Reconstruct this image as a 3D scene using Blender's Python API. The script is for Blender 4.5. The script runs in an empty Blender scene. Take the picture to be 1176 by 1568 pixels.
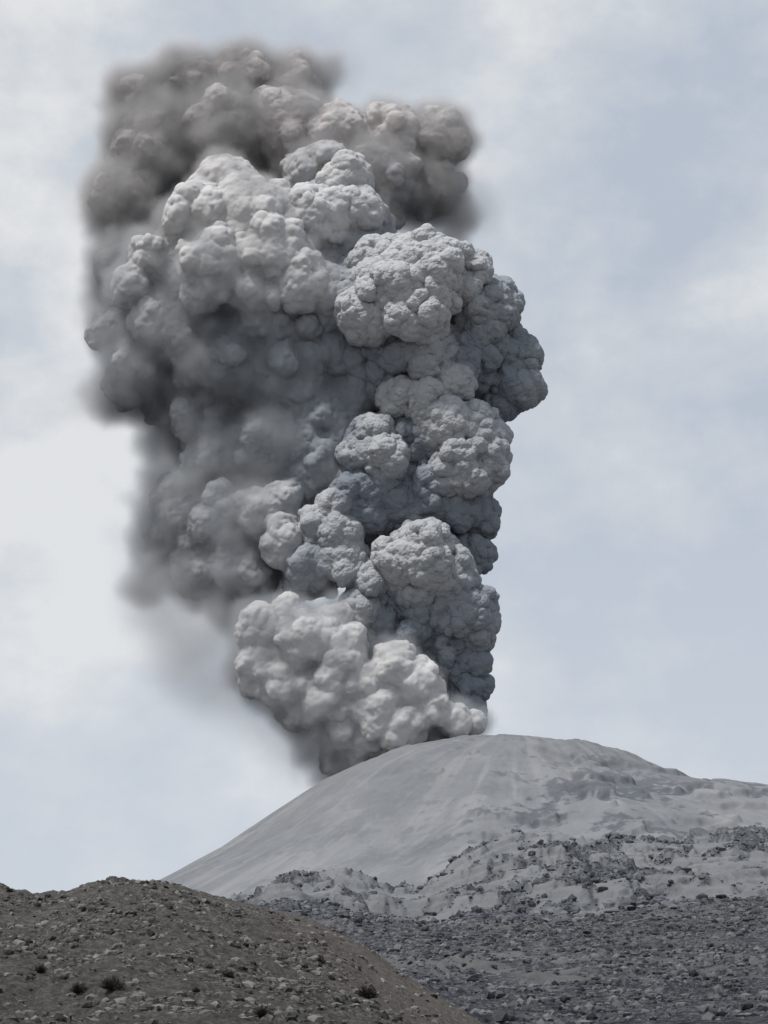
import bpy, math, numpy as np, time
from mathutils import Vector
T0=time.time()
rng=np.random.default_rng(7)
scene=bpy.context.scene
# ---------------------------------------------------------------- layout maths
F=784/math.tan(math.radians(15)); TH=math.atan((1560-784)/F)
def UT(px,py):
    a=(np.asarray(px,float)-588)/F; b=(784-np.asarray(py,float))/F
    yy=math.cos(TH)-b*math.sin(TH)
    return a/yy,(math.sin(TH)+b*math.cos(TH))/yy,1/yy
def W(px,py,y):
    u,t,k=UT(px,py); return np.array([u*y,y,t*y]), k*y/F
# ---------------------------------------------------------------- noise
def h3(ix,iy,iz,seed):
    h=(ix.astype(np.int64)*374761393+iy.astype(np.int64)*668265263+iz.astype(np.int64)*2147483647+seed*1274126177)&0xffffffff
    h=((h^(h>>13))*1274126177)&0xffffffff
    h=((h^(h>>15))*2246822519)&0xffffffff
    h=h^(h>>16)
    return (h&0xffffff).astype(np.float32)/np.float32(0x1000000)
def vnoise(p,seed=0):
    i=np.floor(p).astype(np.int64); f=(p-i).astype(np.float32); f=f*f*(3-2*f)
    r=0
    for dx in(0,1):
        wx=f[:,0] if dx else 1-f[:,0]
        for dy in(0,1):
            wy=f[:,1] if dy else 1-f[:,1]
            for dz in(0,1):
                wz=f[:,2] if dz else 1-f[:,2]
                r=r+wx*wy*wz*h3(i[:,0]+dx,i[:,1]+dy,i[:,2]+dz,seed)
    return r*2-1
def fbm(p,oct=4,seed=0,gain=.5):
    r=0;a=1;s=0
    for o in range(oct):
        r=r+a*vnoise(p*(2.03**o)+o*17.3,seed+o); s+=a; a*=gain
    return r/s
def worley(p,seed=0):
    i=np.floor(p).astype(np.int64); f=(p-i).astype(np.float32)
    best=np.full(len(p),9,np.float32)
    for dx in(-1,0,1):
        for dy in(-1,0,1):
            for dz in(-1,0,1):
                a,b,c=i[:,0]+dx,i[:,1]+dy,i[:,2]+dz
                d=(dx+h3(a,b,c,seed)-f[:,0])**2+(dy+h3(a,b,c,seed+101)-f[:,1])**2+(dz+h3(a,b,c,seed+202)-f[:,2])**2
                np.minimum(best,d,out=best)
    return np.sqrt(best)
def sst(a,b,x):
    t=np.clip((x-a)/(b-a),0,1); return t*t*(3-2*t)
def xyz(x,y,s): return np.stack([x/s,y/s,np.zeros_like(x)+.37],1)
# ---------------------------------------------------------------- mesh helpers
def mesh_from(name,V,Fc,smooth=True,parent=None,mat=None):
    me=bpy.data.meshes.new(name); n=Fc.shape[1]
    me.vertices.add(len(V)); me.vertices.foreach_set('co',V.astype(np.float32).ravel())
    me.loops.add(Fc.size); me.loops.foreach_set('vertex_index',Fc.astype(np.int32).ravel())
    me.polygons.add(len(Fc)); me.polygons.foreach_set('loop_start',np.arange(0,Fc.size,n,dtype=np.int32))
    me.polygons.foreach_set('use_smooth',np.full(len(Fc),smooth))
    me.update(calc_edges=True)
    ob=bpy.data.objects.new(name,me); scene.collection.objects.link(ob)
    if mat: me.materials.append(mat)
    if parent: ob.parent=parent
    return ob
def attr(me,name,vals):
    a=me.attributes.new(name,'FLOAT','POINT'); a.data.foreach_set('value',vals.astype(np.float32))
def grid_faces(nr,nc):
    i=np.arange(nr*nc).reshape(nr,nc)
    return np.stack([i[:-1,:-1],i[:-1,1:],i[1:,1:],i[1:,:-1]],-1).reshape(-1,4)
import bmesh
def ico(sub):
    bm=bmesh.new(); bmesh.ops.create_icosphere(bm,subdivisions=sub,radius=1)
    V=np.array([v.co[:] for v in bm.verts]); Fc=np.array([[v.index for v in f.verts] for f in bm.faces]); bm.free(); return V,Fc
# ---------------------------------------------------------------- node helpers
def newmat(name):
    m=bpy.data.materials.new(name); m.use_nodes=True; nt=m.node_tree
    b=nt.nodes['Principled BSDF']; b.inputs['Roughness'].default_value=1; b.inputs['Specular IOR Level'].default_value=0.0
    return m,nt,b
def noise_n(nt,scale,detail=6,rough=.6,vec=None):
    n=nt.nodes.new('ShaderNodeTexNoise'); n.inputs['Scale'].default_value=scale; n.inputs['Detail'].default_value=detail; n.inputs['Roughness'].default_value=rough
    if vec is None:
        vec=nt.nodes.new('ShaderNodeTexCoord').outputs['Object']
    nt.links.new(vec,n.inputs['Vector']); return n.outputs['Fac']
def ramp(nt,fac,stops):
    r=nt.nodes.new('ShaderNodeValToRGB'); e=r.color_ramp.elements
    while len(e)<len(stops): e.new(.5)
    for k,(p,c) in zip(e,stops):
        k.position=p; k.color=(*c,1) if len(c)==3 else c
    nt.links.new(fac,r.inputs['Fac']); return r.outputs['Color']
def mix(nt,fac,a,b,mode='MIX'):
    m=nt.nodes.new('ShaderNodeMix'); m.data_type='RGBA'; m.blend_type=mode
    for s,v in((m.inputs[0],fac),(m.inputs[6],a),(m.inputs[7],b)):
        if isinstance(v,(int,float)): s.default_value=v
        elif isinstance(v,tuple): s.default_value=(*v,1)
        else: nt.links.new(v,s)
    return m.outputs[2]
def attrn(nt,name):
    a=nt.nodes.new('ShaderNodeAttribute'); a.attribute_name=name; return a.outputs['Fac']
def math_n(nt,op,a,b):
    m=nt.nodes.new('ShaderNodeMath'); m.operation=op
    for s,v in((m.inputs[0],a),(m.inputs[1],b)):
        if isinstance(v,(int,float)): s.default_value=v
        else: nt.links.new(v,s)
    return m.outputs[0]
def maprange(nt,val,a,b,c,d):
    m=nt.nodes.new('ShaderNodeMapRange'); nt.links.new(val,m.inputs[0])
    for i,v in enumerate((a,b,c,d)): m.inputs[i+1].default_value=v
    return m.outputs[0]
def bump(nt,b,h,dist,strength=1):
    n=nt.nodes.new('ShaderNodeBump'); n.inputs['Distance'].default_value=dist; n.inputs['Strength'].default_value=strength
    nt.links.new(h,n.inputs['Height']); nt.links.new(n.outputs['Normal'],b.inputs['Normal'])

# ================================================================ TERRAIN
def fan(name,yvals,u0,u1,nc,Hf,mat,attrs=None):
    u=np.linspace(u0,u1,nc); Y,U=np.meshgrid(yvals,u,indexing='ij')
    x=(U*Y).ravel(); y=Y.ravel(); z=Hf(x,y)
    ob=mesh_from(name,np.stack([x,y,z],1),grid_faces(len(yvals),nc),True,None,mat)
    if attrs:
        for k,f in attrs.items(): attr(ob.data,k,f(x,y,z))
    return ob
# --- volcano cone
YC=5000.
sky=np.array([(-400,1560),(0,1470),(150,1402),(265,1345),(330,1309),(400,1262),(450,1229),(487,1205),(540,1180),(600,1160),(650,1146),(690,1137),(740,1132),(775,1131),(795,1128)],float)
skr=np.array([(795,1128),(830,1135),(865,1139),(900,1146),(950,1158),(975,1170),(1000,1185),(1040,1212),(1100,1222),(1150,1236),(1176,1240),(1300,1262),(1600,1330)],float)
def xz(a):
    u,t,_=UT(a[:,0],a[:,1]); return u*YC,t*YC
lx,lz=xz(sky); rx,rz=xz(skr); XC=lx[-1]
def H_cone(x,y):
    dx=x-XC; dy=y-YC; r=np.hypot(dx,dy)+1e-6
    zl=np.interp(-r,lx-XC,lz); zr=np.interp(r,rx-XC,rz)
    w=sst(0,1,.5+.5*dx/r); z=zl*(1-w)+zr*w
    front=np.clip(-dy/r,0,1)
    ang=np.arctan2(dx,-dy)
    g=fbm(np.stack([ang*6,r/1200,0*r],1),3,5)
    z=z+g*24*sst(60,700,r)*sst(0,.4,front)
    z=z+fbm(np.stack([ang*22,r/500,0*r+3],1),3,7)*3.5*sst(150,700,r)*sst(0,.4,front)
    rs=sst(-250,50,x-XC+150)   # right flank is rougher
    b=fbm(xyz(x,y,420),3,11); z=z+front**.5*sst(80,400,r)*b*20
    st=fbm(xyz(x+50*b,y*1.6,170),4,21); z=z+sst(.10,.2,st)*16*rs*sst(150,420,r)*sst(0,.4,front)
    z=z+fbm(xyz(x,y,40),3,31)*(.8+3.7*rs)*sst(20,200,r+40*(1-rs))
    return z
mc,nt,b=newmat('volcanic_ash_slope')
n1=noise_n(nt,.006,8,.7); n2=noise_n(nt,.05,6,.7)
col=ramp(nt,n1,[(.35,(.155,.16,.167)),(.65,(.21,.213,.217))])  # pale bluish greys, aerial haze painted into the slope colour
col=mix(nt,attrn(nt,'streak'),col,(.24,.242,.245))
rk=mix(nt,n2,(.068,.075,.085),(.15,.157,.166))
col=mix(nt,attrn(nt,'rock'),col,rk)
nt.links.new(col,b.inputs['Base Color']); bump(nt,b,n2,3,.4)
def rock_cone(x,y,z):
    f=fbm(xyz(x,y*1.2,150),5,41,.65); e=fbm(xyz(x,y*.7,20),3,43,.7)
    pat=sst(.0,.24,f+.45*e)
    rs=sst(-250,150,x-XC+100)
    low=sst(600,380,z)
    return np.clip(pat*(.1+(.55+.5*low)*rs+.2*low),0,1)
def streak(x,y,z):
    dx=x-XC; dy=y-YC; r=np.hypot(dx,dy); a=np.arctan2(dx,-dy)
    return sst(-.05,.5,.8*fbm(np.stack([a*24,r/350,0*r],1),4,47,.6)+.45*fbm(xyz(x,y,160),4,48,.6))*.75
cone=fan('volcano',np.concatenate([np.linspace(3050,5050,700),np.linspace(5060,6400,60)]),-.36,.36,1000,H_cone,mc,{'rock':rock_cone,'streak':streak})

# --- rocky ridge in front of the cone
rid=np.array([(-400,1480),(200,1420),(330,1392),(380,1372),(405,1366),(450,1349),(480,1352),(520,1341),(560,1352),(600,1372),(640,1372),(680,1345),(720,1318),(780,1292),(830,1280),(860,1274),(900,1285),(960,1284),(1050,1292),(1120,1286),(1176,1282),(1500,1250)],float)
ru,rt,_=UT(rid[:,0],rid[:,1])
edg=np.array([(-400,1500),(200,1460),(420,1396),(480,1405),(600,1412),(700,1417),(760,1421),(850,1413),(930,1400),(1000,1390),(1100,1380),(1176,1375),(1500,1340)],float)
eu,et,_=UT(edg[:,0],edg[:,1])
def H_ridge(x,y):
    u=x/y; tc=np.interp(u,ru,rt); tb=np.interp(u,eu,et)-.006
    yc=3000+260*fbm(xyz(x,0*y,500),2,51)
    s=np.clip((y-1450)/(yc-1450),0,1)
    t=tb+(tc-tb)*s**.85
    z=t*np.minimum(y,yc)-.25*np.maximum(y-yc,0)
    amp=sst(1450,1900,y)
    b=fbm(xyz(x,y,200),4,61); z=z+amp*b*14*sst(1.0,.75,s)
    st=fbm(xyz(x+40*b,y*.8,95),4,71,.55)
    z=z+amp*(sst(.02,.1,st)*10+sst(.2,.28,st)*9)
    rk=rock_ridge(x,y,None)
    z=z+amp*np.abs(fbm(xyz(x,y,24),4,81,.65))*(2+13*rk)
    return z-3
def rock_ridge(x,y,z):
    f=fbm(xyz(x,y*.6,200),4,91,.6); e=fbm(xyz(x,y*.45,26),4,93,.7)
    u=x/y
    dome=np.exp(-((u-UT(850,0)[0])/.06)**2)*.3*sst(2100,2900,y)
    right=sst(UT(800,0)[0],UT(1000,0)[0],u)*.06
    return sst(-.04,.22,f*.95+e*.7+dome*.45+right-.02)
mr,nt,b=newmat('ridge_rock_and_ash')
n1=noise_n(nt,.02,8,.7); n2=noise_n(nt,.12,8,.8)
ash=ramp(nt,n1,[(.3,(.175,.181,.188)),(.7,(.25,.253,.257))])
rk=ramp(nt,n2,[(.36,(.042,.047,.055)),(.5,(.105,.112,.122)),(.66,(.20,.205,.21))])
col=mix(nt,attrn(nt,'rock'),ash,rk)
nt.links.new(col,b.inputs['Base Color']); bump(nt,b,n2,4,1)
ridge=fan('rocky_ridge',np.concatenate([np.linspace(1450,3250,800),np.linspace(3260,3700,20)]),-.36,.36,1200,H_ridge,mr,{'rock':rock_ridge})

# --- dark scree slope
def H_scree(x,y):
    u=x/y; te=np.interp(u,eu,et)
    s=np.clip((y-330)/(1500-330),0,1)
    t=-.018+(te+.018)*s**.8
    z=t*np.minimum(y,1500)-.2*np.maximum(y-1500,0)
    amp=sst(330,700,y)*.6+.4
    z=z+amp*fbm(xyz(x,y,160),4,101)*10*sst(1.0,.8,s)+amp*fbm(xyz(x,y,42),4,111,.6)*5
    z=z+sst(.1,.3,fbm(xyz(x,y*1.3,60),4,115))*3.5
    return z
def rock_scree(x,y,z):
    return sst(-.40,.04,fbm(xyz(x,y,90),5,121,.65)+.3*fbm(xyz(x,y,14),3,123)+.12*sst(1500,1300,y)-.06)
ms,nt,b=newmat('dark_scree')
n1=noise_n(nt,.04,8,.7); n2=noise_n(nt,.3,9,.85)
ash=ramp(nt,n1,[(.3,(.12,.12,.12)),(.7,(.19,.188,.185))])
rk=ramp(nt,n2,[(.39,(.022,.025,.030)),(.5,(.078,.082,.090)),(.61,(.21,.212,.214))])
col=mix(nt,attrn(nt,'rock'),ash,rk)
nt.links.new(col,b.inputs['Base Color']); bump(nt,b,n2,2.0,1)
scree=fan('scree_slope',np.concatenate([np.linspace(330,1510,800),np.linspace(1515,1900,20)]),-.36,.36,1000,H_scree,ms,{'rock':rock_scree})

# --- foreground hill
fg=np.array([(-500,1400),(-100,1355),(0,1360),(30,1367),(60,1376),(100,1366),(140,1354),(170,1349),(240,1351),(280,1359),(320,1369),(400,1388),(480,1410),(560,1450),(620,1493),(690,1538),(740,1568),(850,1640),(1176,1800),(1500,1900)],float)
fu,ft,_=UT(fg[:,0],fg[:,1])
def S_fg(x,y):
    return (y-70)/(200-70)
def H_fg(x,y):
    u=x/y; tc=np.interp(u,fu,ft); tb=np.minimum(-.03,tc-.04)
    s=np.clip(S_fg(x,y),0,1)
    t=tb+(tc-tb)*(1-(1-s)**1.6)
    z=t*np.minimum(y,200)-.35*np.maximum(y-200,0)
    z=z+fbm(xyz(x,y,16),4,131)*2.3*sst(1,.75,s)*sst(0,.3,s)
    rough=1-.5*bare_fg(x,y)
    z=z+rough*(fbm(xyz(x,y,4),4,141,.6)*.75*sst(1.02,.9,s)+fbm(xyz(x,y,2.0),4,145,.7)*.42)
    return z
def bare_fg(x,y,z=None):
    u=x/y; c=UT(410,0)[0]+.06*(1-np.clip(S_fg(x,y),0,1))*2
    return sst(-.04,.03,(u-c)+.025*fbm(xyz(x,y,9),3,151))
def patch_fg(x,y,z=None):
    return sst(-.18,.22,fbm(xyz(x,y,6),5,161,.65))
mf,nt,b=newmat('brown_hillside')
n1=noise_n(nt,.25,8,.7); n2=noise_n(nt,1.7,10,.88)
soil=ramp(nt,n1,[(.3,(.105,.095,.084)),(.55,(.145,.131,.116)),(.75,(.185,.17,.152))])
grit=ramp(nt,n2,[(.40,(.022,.022,.021)),(.5,(.105,.099,.091)),(.60,(.27,.257,.24))])
red=ramp(nt,n1,[(.3,(.135,.112,.099)),(.7,(.20,.171,.153))])
c0=mix(nt,.55,soil,grit); c1=mix(nt,.9,soil,grit); c01=mix(nt,attrn(nt,'patch'),c0,c1); c2=mix(nt,.42,red,grit)
col=mix(nt,attrn(nt,'bare'),c01,c2)
nt.links.new(col,b.inputs['Base Color']); bump(nt,b,n2,.45,1)
hill=fan('foreground_hill',np.concatenate([np.linspace(70,202,900),np.linspace(202.5,260,40)]),-.4,.4,1200,H_fg,mf,{'bare':bare_fg,'patch':patch_fg})

# --- ground sheet
mg,nt,b=newmat('desert_ground')
n1=noise_n(nt,.05,8,.7); nt.links.new(ramp(nt,n1,[(.3,(.10,.09,.08)),(.7,(.17,.155,.14))]),b.inputs['Base Color'])
gx=np.linspace(-40000,40000,81); gy=np.linspace(-20000,60000,81); GX,GY=np.meshgrid(gx,gy)
mesh_from('ground',np.stack([GX.ravel(),GY.ravel(),np.full(GX.size,-8.)],1),grid_faces(81,81),True,None,mg)

# ---------------------------------------------------------------- rocks
def rocks(name,x,y,Hf,size,mat,sub=1,sink=.25):
    V0,F0=ico(sub); n=len(x); z=Hf(x,y)
    nv=12; var=[]
    for k in range(nv):
        v=V0*(1+.35*(rng.random((len(V0),1))-.5)*1.9)
        v=v*np.array([1,.7+.35*rng.random(),.5+.35*rng.random()]); var.append(v)
    var=np.array(var); k=rng.integers(0,nv,n); a=rng.random(n)*6.283
    v=var[k]*size[:,None,None]
    c,s=np.cos(a)[:,None],np.sin(a)[:,None]
    X=v[...,0]*c-v[...,1]*s+x[:,None]; Y=v[...,0]*s+v[...,1]*c+y[:,None]; Z=v[...,2]+z[:,None]+(size*sink)[:,None]
    V=np.stack([X,Y,Z],-1).reshape(-1,3); Fc=(F0[None]+(np.arange(n)*len(V0))[:,None,None]).reshape(-1,3)
    ob=mesh_from(name,V,Fc,False,None,mat)
    attr(ob.data,'shade',np.repeat(rng.random(n),len(V0)))
    return ob
def rockmat(name,c0,c1,sc):
    m,nt,b=newmat(name); n=noise_n(nt,sc,5,.7)
    c=mix(nt,attrn(nt,'shade'),c0,c1); c=mix(nt,.6,c,ramp(nt,n,[(.3,(.3,.3,.3)),(.7,(.95,.95,.95))]),'MULTIPLY')
    nt.links.new(c,b.inputs['Base Color']); bump(nt,b,n,.3/sc*.3,1); return m
n=120000; y=np.sqrt(rng.uniform(80**2,200**2,n)); u=rng.uniform(-.27,.12,n); x=u*y
keep=(rng.random(n)<(1-.8*bare_fg(x,y)))&(rng.random(n)<patch_fg(x,y)*.9+.08); x,y=x[keep],y[keep]
sz=.030*np.exp(rng.exponential(.68,len(x))).clip(1,12)
rocks('hillside_rocks',x,y,H_fg,sz,rockmat('hillside_rock',(.025,.025,.025),(.235,.225,.213),3.),sink=.0)
n=90000; y=rng.uniform(400**1.5,1500**1.5,n)**(1/1.5); u=rng.uniform(-.12,.26,n); x=u*y
keep=rng.random(n)<sst(-.3,.3,fbm(xyz(x,y,70),4,171,.6))+.10; x,y=x[keep],y[keep]
sz=.32*np.exp(rng.exponential(.72,len(x))).clip(1,10)*(.4+.6*y/1500)
rocks('scree_boulders',x,y,H_scree,sz,rockmat('scree_rock',(.022,.025,.03),(.19,.192,.197),.8),sink=.0)
n=90000; y=rng.uniform(1500,3050,n); u=rng.uniform(-.16,.26,n); x=u*y
keep=rng.random(n)<rock_ridge(x,y,None)*.9+.015; x,y=x[keep],y[keep]
sz=.75*np.exp(rng.exponential(.55,len(x))).clip(1,8)
rocks('ridge_outcrops',x,y,H_ridge,sz,rockmat('ridge_rock',(.045,.05,.058),(.20,.205,.215),.3),sink=.1)
print('terrain',time.time()-T0)

# ---------------------------------------------------------------- shrubs
md,nt,b=newmat('dry_shrub'); nn=noise_n(nt,6,3); nt.links.new(ramp(nt,nn,[(.3,(.035,.031,.027)),(.7,(.10,.090,.078))]),b.inputs['Base Color'])
def shrub(px,py,w,name='dry_shrub'):
    u,t,_=UT(px,py); ys=np.linspace(80,199,600); z=H_fg(u*ys,ys); idx=np.argmax(z>=t*ys)
    y=ys[idx]; p=np.array([u*y,y,z[idx]-.05]); R=w*y/F/2
    m=900; th=rng.random(m)*6.283; ph=np.arccos(rng.uniform(.0,1,m)); d=np.stack([np.sin(ph)*np.cos(th),np.sin(ph)*np.sin(th),np.cos(ph)*.9+.1],1)
    L=R*rng.uniform(.55,1.08,m)*(1+.3*np.sin(th*3+px)); base=d*R*rng.uniform(0,.6,m)[:,None]
    tip=d*L[:,None]+rng.normal(0,.08*R,(m,3)); side=np.cross(d,rng.normal(0,1,(m,3))); side/=np.linalg.norm(side,axis=1)[:,None]; side*=R*.045
    V=np.concatenate([base-side,base+side,tip+side*.4,tip-side*.4]).reshape(4,m,3).transpose(1,0,2).reshape(-1,3)+p
    mesh_from(name,V,np.arange(4*m).reshape(m,4),False,None,md)
for s in[(62,1490,22),(172,1517,34),(120,1522,26),(350,1497,20),(402,1560,34),(490,1475,18),(562,1528,32),(15,1365,10)]:
    shrub(*s)

# ================================================================ ASH PLUME
YP=5230.
# px, py, r, toward-camera offset, crispness, tint(0 dark..1 light, ash tone plus painted shade), warmth
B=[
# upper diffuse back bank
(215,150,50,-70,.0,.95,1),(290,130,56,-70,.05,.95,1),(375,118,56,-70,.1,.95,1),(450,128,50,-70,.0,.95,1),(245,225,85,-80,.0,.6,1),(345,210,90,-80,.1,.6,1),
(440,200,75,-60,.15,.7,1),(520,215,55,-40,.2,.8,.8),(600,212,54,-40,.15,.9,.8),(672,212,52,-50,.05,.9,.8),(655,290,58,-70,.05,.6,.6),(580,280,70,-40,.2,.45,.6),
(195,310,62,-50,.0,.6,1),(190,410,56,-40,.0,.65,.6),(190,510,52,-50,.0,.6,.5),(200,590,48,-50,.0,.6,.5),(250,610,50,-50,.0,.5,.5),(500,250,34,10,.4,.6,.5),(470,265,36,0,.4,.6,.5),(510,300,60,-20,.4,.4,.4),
# sunlit middle bank, its darker filler blobs carry painted shade
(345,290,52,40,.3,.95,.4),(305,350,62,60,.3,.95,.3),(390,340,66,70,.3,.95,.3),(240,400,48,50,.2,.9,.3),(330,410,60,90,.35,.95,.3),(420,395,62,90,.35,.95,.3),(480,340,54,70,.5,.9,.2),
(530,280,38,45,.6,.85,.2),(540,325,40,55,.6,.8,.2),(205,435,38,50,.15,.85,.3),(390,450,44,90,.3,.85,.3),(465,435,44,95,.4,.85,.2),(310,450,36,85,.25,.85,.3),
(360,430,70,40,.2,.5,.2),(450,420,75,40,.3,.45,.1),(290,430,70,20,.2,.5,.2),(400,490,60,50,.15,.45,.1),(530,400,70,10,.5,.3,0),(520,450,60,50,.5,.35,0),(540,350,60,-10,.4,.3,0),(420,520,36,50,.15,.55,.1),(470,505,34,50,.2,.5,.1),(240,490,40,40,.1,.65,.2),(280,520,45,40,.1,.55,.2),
# shaded mass beneath, shade painted in with a darker ash colour
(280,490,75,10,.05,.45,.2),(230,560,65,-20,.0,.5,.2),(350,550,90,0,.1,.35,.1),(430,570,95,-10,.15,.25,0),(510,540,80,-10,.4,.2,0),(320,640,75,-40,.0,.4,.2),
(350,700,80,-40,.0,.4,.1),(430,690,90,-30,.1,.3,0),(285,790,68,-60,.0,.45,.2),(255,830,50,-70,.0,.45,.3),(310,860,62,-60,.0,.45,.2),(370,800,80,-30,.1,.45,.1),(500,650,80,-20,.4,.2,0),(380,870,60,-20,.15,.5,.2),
# crisp right dome, dark blobs paint shade on its right and underside
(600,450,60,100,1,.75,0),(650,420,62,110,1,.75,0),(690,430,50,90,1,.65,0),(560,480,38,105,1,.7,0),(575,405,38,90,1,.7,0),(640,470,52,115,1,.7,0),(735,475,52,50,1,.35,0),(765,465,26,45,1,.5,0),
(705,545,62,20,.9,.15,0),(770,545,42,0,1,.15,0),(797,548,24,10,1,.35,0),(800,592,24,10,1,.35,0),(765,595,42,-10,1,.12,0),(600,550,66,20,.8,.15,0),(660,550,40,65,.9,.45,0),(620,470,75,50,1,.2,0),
# column, dark filler blobs paint shade between the lit billows
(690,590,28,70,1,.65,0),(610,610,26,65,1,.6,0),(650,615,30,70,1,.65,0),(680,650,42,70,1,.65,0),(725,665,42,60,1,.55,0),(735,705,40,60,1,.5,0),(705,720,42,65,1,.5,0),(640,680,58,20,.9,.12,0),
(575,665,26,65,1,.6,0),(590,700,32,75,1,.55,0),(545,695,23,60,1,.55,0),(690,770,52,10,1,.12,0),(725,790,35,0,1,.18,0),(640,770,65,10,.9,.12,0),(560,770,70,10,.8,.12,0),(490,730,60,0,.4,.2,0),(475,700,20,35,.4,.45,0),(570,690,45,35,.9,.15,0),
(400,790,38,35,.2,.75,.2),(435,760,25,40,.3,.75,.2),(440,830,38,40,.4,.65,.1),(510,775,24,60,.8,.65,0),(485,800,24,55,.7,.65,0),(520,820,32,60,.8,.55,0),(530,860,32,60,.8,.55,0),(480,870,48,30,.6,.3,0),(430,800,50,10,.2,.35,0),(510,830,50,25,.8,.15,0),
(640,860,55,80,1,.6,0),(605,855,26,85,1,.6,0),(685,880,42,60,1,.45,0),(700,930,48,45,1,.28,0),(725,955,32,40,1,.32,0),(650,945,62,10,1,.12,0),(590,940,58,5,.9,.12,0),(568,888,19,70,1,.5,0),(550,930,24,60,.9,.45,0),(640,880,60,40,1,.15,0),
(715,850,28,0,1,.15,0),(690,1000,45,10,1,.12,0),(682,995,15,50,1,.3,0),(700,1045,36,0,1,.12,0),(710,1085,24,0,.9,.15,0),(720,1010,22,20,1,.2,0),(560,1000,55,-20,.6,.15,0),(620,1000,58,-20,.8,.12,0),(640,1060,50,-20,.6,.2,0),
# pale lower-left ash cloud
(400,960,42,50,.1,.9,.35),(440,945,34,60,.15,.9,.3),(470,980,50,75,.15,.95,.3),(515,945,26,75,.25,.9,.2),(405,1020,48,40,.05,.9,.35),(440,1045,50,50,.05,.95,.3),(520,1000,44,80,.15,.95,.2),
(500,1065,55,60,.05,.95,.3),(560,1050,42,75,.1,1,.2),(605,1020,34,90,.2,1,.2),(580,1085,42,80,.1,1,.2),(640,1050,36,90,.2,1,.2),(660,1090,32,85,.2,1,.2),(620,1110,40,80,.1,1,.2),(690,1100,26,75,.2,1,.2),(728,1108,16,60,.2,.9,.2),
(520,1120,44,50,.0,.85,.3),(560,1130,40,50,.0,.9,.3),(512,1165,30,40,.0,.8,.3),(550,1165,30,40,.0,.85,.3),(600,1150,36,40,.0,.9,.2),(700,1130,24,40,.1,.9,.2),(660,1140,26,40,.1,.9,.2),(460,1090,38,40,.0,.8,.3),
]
B=np.array(B,float); C=[];R=[]
for q in B:
    c,k=W(q[0],q[1],YP-q[3]*1.78); C.append(c);R.append(q[2]*k)
C=np.array(C);R=np.array(R)
I3,IF3=ico(3); I2,IF2=ico(2)
Vs=[];Fs=[];off=0
def add(c,r,I,IF):
    global off
    Vs.append(I*r+c); Fs.append(IF+off); off+=len(I)
rng=np.random.default_rng(23)
for c,r,q in zip(C,R,B):
    soft=max(0,.4-q[4])/.4; dr=15*soft; pale=q[5]>.7 and q[1]>900
    if pale: dr*=.5
    add(c,r*.9-dr,I3,IF3)
    for j in range(18):
        d=rng.normal(0,1,3); d/=np.linalg.norm(d)
        if d[1]>.5: continue
        rr=r*rng.uniform(.13,.44)*(1-.25*soft); add(c+d*(r*1.02-rr*(.65+.15*soft)-dr),rr,I2,IF2)
plume=bpy.data.objects.new('ash_plume',None); scene.collection.objects.link(plume)
raw=mesh_from('raw',np.concatenate(Vs),np.concatenate(Fs))
def remesh(ob,vox):
    m=ob.modifiers.new('r','REMESH'); m.mode='VOXEL'; m.voxel_size=vox; m.use_smooth_shade=True
    dg=bpy.context.evaluated_depsgraph_get(); me=bpy.data.meshes.new_from_object(ob.evaluated_get(dg)); ob.modifiers.clear()
    old=ob.data; ob.data=me; bpy.data.meshes.remove(old); return me
def getco(me):
    a=np.empty(len(me.vertices)*3,np.float32); me.vertices.foreach_get('co',a); return a.reshape(-1,3)
def getn(me):
    a=np.empty(len(me.vertices)*3,np.float32); me.vertex_normals.foreach_get('vector',a); return a.reshape(-1,3)
def setco(me,v): me.vertices.foreach_set('co',v.astype(np.float32).ravel()); me.update()
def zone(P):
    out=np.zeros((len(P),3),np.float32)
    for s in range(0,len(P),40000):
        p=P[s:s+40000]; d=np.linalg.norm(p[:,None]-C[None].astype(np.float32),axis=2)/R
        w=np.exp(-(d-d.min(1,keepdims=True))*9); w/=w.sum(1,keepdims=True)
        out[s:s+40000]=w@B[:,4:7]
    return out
def billow(p,s,seed,warp=.5):
    q=p/s
    wv=np.stack([vnoise(q*.9+7.1,seed+1)+.5*vnoise(q*2.3+3.1,seed+4),vnoise(q*.9+31.7,seed+2)+.5*vnoise(q*2.3+13.1,seed+5),vnoise(q*.9+55.3,seed+3)+.5*vnoise(q*2.3+23.1,seed+6)],1)
    d=worley(q+warp*wv,seed); return np.sqrt(np.clip(1-(d/1.02)**2,0,1))-.62
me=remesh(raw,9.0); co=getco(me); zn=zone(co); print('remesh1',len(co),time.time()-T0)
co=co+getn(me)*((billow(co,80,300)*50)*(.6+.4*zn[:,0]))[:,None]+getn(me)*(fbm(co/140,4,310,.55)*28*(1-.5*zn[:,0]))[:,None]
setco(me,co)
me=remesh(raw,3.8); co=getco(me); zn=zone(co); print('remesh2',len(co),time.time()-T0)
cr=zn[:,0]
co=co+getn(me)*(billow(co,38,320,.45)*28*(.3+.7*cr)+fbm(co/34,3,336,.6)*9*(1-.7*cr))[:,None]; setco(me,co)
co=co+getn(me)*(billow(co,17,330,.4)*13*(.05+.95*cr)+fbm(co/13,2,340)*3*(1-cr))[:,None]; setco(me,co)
mp,nt,b=newmat('volcanic_ash_cloud')
n1=noise_n(nt,.012,6,.6)
base=mix(nt,attrn(nt,'ash_shade_tint'),(.15,.172,.203),(.53,.53,.525))  # dark bluish end paints shade into the ash colour
base=mix(nt,attrn(nt,'warm'),base,mix(nt,.7,base,(1.10,.98,.93),'MULTIPLY'))
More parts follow.
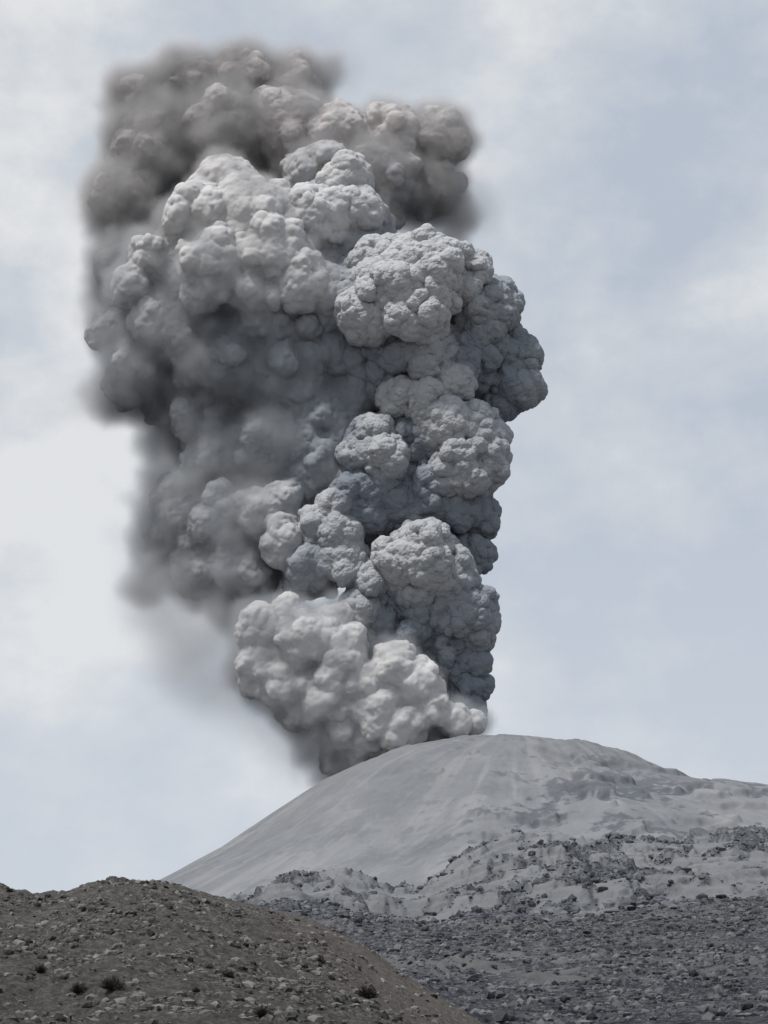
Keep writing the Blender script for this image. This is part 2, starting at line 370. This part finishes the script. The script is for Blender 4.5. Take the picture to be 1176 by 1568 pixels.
base=mix(nt,.25,base,ramp(nt,n1,[(.3,(.7,.7,.7)),(.7,(1,1,1))]),'MULTIPLY')
nt.links.new(base,b.inputs['Base Color'])
tcw=nt.nodes.new('ShaderNodeTexCoord'); vo=nt.nodes.new('ShaderNodeTexVoronoi'); vo.feature='SMOOTH_F1'; vo.inputs['Scale'].default_value=.12; vo.inputs['Smoothness'].default_value=.35; vo.inputs['Detail'].default_value=.5
nt.links.new(tcw.outputs['Object'],vo.inputs['Vector'])
hh=math_n(nt,'MULTIPLY',math_n(nt,'MULTIPLY',vo.outputs['Distance'],-1.),attrn(nt,'crisp')); bump(nt,b,hh,6,.5)
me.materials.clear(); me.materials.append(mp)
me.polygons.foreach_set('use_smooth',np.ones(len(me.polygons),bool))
attr(me,'ash_shade_tint',zn[:,1]); attr(me,'warm',zn[:,2]); attr(me,'crisp',sst(.3,.9,cr))
raw.name='billows'; me.name='billows'; raw.parent=plume
print('plume',time.time()-T0)

# soft ash around the diffuse parts: real volumes
def volume(name,color,dens,voxel,band,ob,zwarm=None):
    mv=bpy.data.materials.new(name+'_volume'); mv.use_nodes=True; nt=mv.node_tree; nt.nodes.clear()
    o=nt.nodes.new('ShaderNodeOutputMaterial'); v=nt.nodes.new('ShaderNodeVolumePrincipled'); nt.links.new(v.outputs[0],o.inputs['Volume'])
    v.inputs['Color'].default_value=(*color,1); v.inputs['Density'].default_value=dens
    if zwarm:
        g=nt.nodes.new('ShaderNodeNewGeometry'); s=nt.nodes.new('ShaderNodeSeparateXYZ'); nt.links.new(g.outputs['Position'],s.inputs[0])
        f=maprange(nt,s.outputs[2],zwarm[0],zwarm[1],0,1); nt.links.new(mix(nt,f,color,(1,.965,.945)),v.inputs['Color'])
    ng=bpy.data.node_groups.new(name,'GeometryNodeTree'); ng.interface.new_socket('Geometry',in_out='INPUT',socket_type='NodeSocketGeometry'); ng.interface.new_socket('Geometry',in_out='OUTPUT',socket_type='NodeSocketGeometry')
    gi=ng.nodes.new('NodeGroupInput'); go=ng.nodes.new('NodeGroupOutput'); mtv=ng.nodes.new('GeometryNodeMeshToVolume'); sm=ng.nodes.new('GeometryNodeSetMaterial')
    mtv.resolution_mode='VOXEL_SIZE'; mtv.inputs['Voxel Size'].default_value=voxel; mtv.inputs['Interior Band Width'].default_value=band; mtv.inputs['Density'].default_value=1
    sm.inputs['Material'].default_value=mv
    ng.links.new(gi.outputs[0],mtv.inputs['Mesh']); ng.links.new(mtv.outputs[0],sm.inputs[0]); ng.links.new(sm.outputs[0],go.inputs[0])
    ob.data.materials.clear(); ob.data.materials.append(mv)
    ob.modifiers.new('v','NODES').node_group=ng; ob.parent=plume
Vs=[];Fs=[];off=0
for c,r,q in zip(C,R,B):
    pale=q[5]>.7 and q[1]>900
    if q[4]<=.45:
        s=q[4]/.5
        add(c,r*1.0+(20-18*s if pale else 20-20*s),I3,IF3)
        for j in range(9):
            d=rng.normal(0,1,3); d/=np.linalg.norm(d); rr=r*rng.uniform(.22,.5); add(c+d*(r*(1.04-.06*s)-rr*.4),rr,I2,IF2)
for (px,py,r,dc) in[(160,620,28,-50),(135,595,14,-50),(500,105,26,-60),(510,90,14,-60),(240,680,34,-30),(240,730,34,-30),(205,765,20,-40),(700,330,34,-60),(495,1180,28,40),(470,1150,30,40),(150,350,26,-50),(150,450,26,-50),(690,360,24,-60),(215,900,32,-30),(735,1110,20,20),(230,880,40,-40),(350,930,40,-10)]:
    c,k=W(px,py,YP-dc*1.78); add(c,r*k,I3,IF3)
hz=mesh_from('diffuse_ash',np.concatenate(Vs),np.concatenate(Fs))
me=remesh(hz,11.); co=getco(me); co=co+getn(me)*(billow(co,95,360)*42+fbm(co/70,4,350,.65)*34)[:,None]; setco(me,co)
co=co+getn(me)*(billow(co,42,370)*28+fbm(co/26,3,375)*16)[:,None]; setco(me,co)
z0=W(300,520,YP)[0][2]; z1=W(300,300,YP)[0][2]
volume('diffuse_ash',(.92,.955,1.0),.027,14,46,hz,(z0,z1))
Vs=[];Fs=[];off=0
for (px,py,r,dc) in[(250,930,75,0),(290,990,80,0),(330,1040,75,0),(270,1010,70,0),(370,1080,60,10),(410,1120,55,20),(215,900,55,0),(330,960,70,0),(450,1150,50,30),(130,600,50,-30),(720,310,50,-50),(150,300,60,-60),(160,480,60,-50),(520,110,50,-60)]:
    c,k=W(px,py,YP-dc*1.78); add(c,r*k,I3,IF3)
hz2=mesh_from('drifting_ash',np.concatenate(Vs),np.concatenate(Fs))
me=remesh(hz2,18.); co=getco(me); co=co+getn(me)*(fbm(co/110,4,380,.6)*70)[:,None]; setco(me,co)
volume('drifting_ash',(.98,.985,1.0),.0055,32,75,hz2)

# ================================================================ LIGHT + SKY
sd=Vector((-.46,-.46,1.15)).normalized()   # direction towards the sun
el=math.asin(sd.z); az=math.atan2(sd.x,sd.y)
L=bpy.data.lights.new('sun','SUN'); L.energy=3.7; L.angle=math.radians(9); L.color=(1,.97,.935)
lo=bpy.data.objects.new('sun',L); lo.rotation_euler=(-sd).to_track_quat('-Z','Y').to_euler(); scene.collection.objects.link(lo)
w=bpy.data.worlds.new('World'); scene.world=w; w.use_nodes=True; nt=w.node_tree; nt.nodes.clear()
out=nt.nodes.new('ShaderNodeOutputWorld'); sk=nt.nodes.new('ShaderNodeTexSky'); sk.sky_type='NISHITA'; sk.sun_disc=False; sk.sun_elevation=el; sk.sun_rotation=az; sk.altitude=4500
b1=nt.nodes.new('ShaderNodeBackground'); b1.inputs[1].default_value=.1; nt.links.new(sk.outputs[0],b1.inputs[0])
tc=nt.nodes.new('ShaderNodeTexCoord'); mp_=nt.nodes.new('ShaderNodeMapping'); mp_.inputs['Scale'].default_value=(1,1,1.4); mp_.inputs['Location'].default_value=(1.35,0,.1); nt.links.new(tc.outputs['Generated'],mp_.inputs[0])
c1=noise_n(nt,5.6,10,.57,mp_.outputs[0])
cc=ramp(nt,c1,[(.39,(.49,.55,.64)),(.5,(.60,.642,.695)),(.61,(.78,.795,.81))])
sx=nt.nodes.new('ShaderNodeSeparateXYZ'); nt.links.new(tc.outputs['Generated'],sx.inputs[0])
cc=mix(nt,maprange(nt,sx.outputs[2],.02,.34,.5,0),cc,(.75,.775,.80))
cc=mix(nt,maprange(nt,sx.outputs[2],.6,.85,0,.85),cc,(.36,.50,.72))   # bluer overhead
b2=nt.nodes.new('ShaderNodeBackground'); nt.links.new(cc,b2.inputs[0]); b2.inputs[1].default_value=1
ms_=nt.nodes.new('ShaderNodeMixShader'); ms_.inputs[0].default_value=.95; nt.links.new(b1.outputs[0],ms_.inputs[1]); nt.links.new(b2.outputs[0],ms_.inputs[2]); nt.links.new(ms_.outputs[0],out.inputs[0])
# ---------------------------------------------------------------- camera
cam=bpy.data.cameras.new('camera'); cam.sensor_fit='VERTICAL'; cam.sensor_height=24; cam.lens=12/math.tan(math.radians(15)); cam.clip_start=1; cam.clip_end=100000
co_=bpy.data.objects.new('camera',cam); co_.rotation_euler=(math.pi/2+TH,0,0); scene.collection.objects.link(co_); scene.camera=co_
scene.view_settings.view_transform='Standard'; scene.view_settings.look='None'; scene.view_settings.exposure=0
print('done',time.time()-T0)
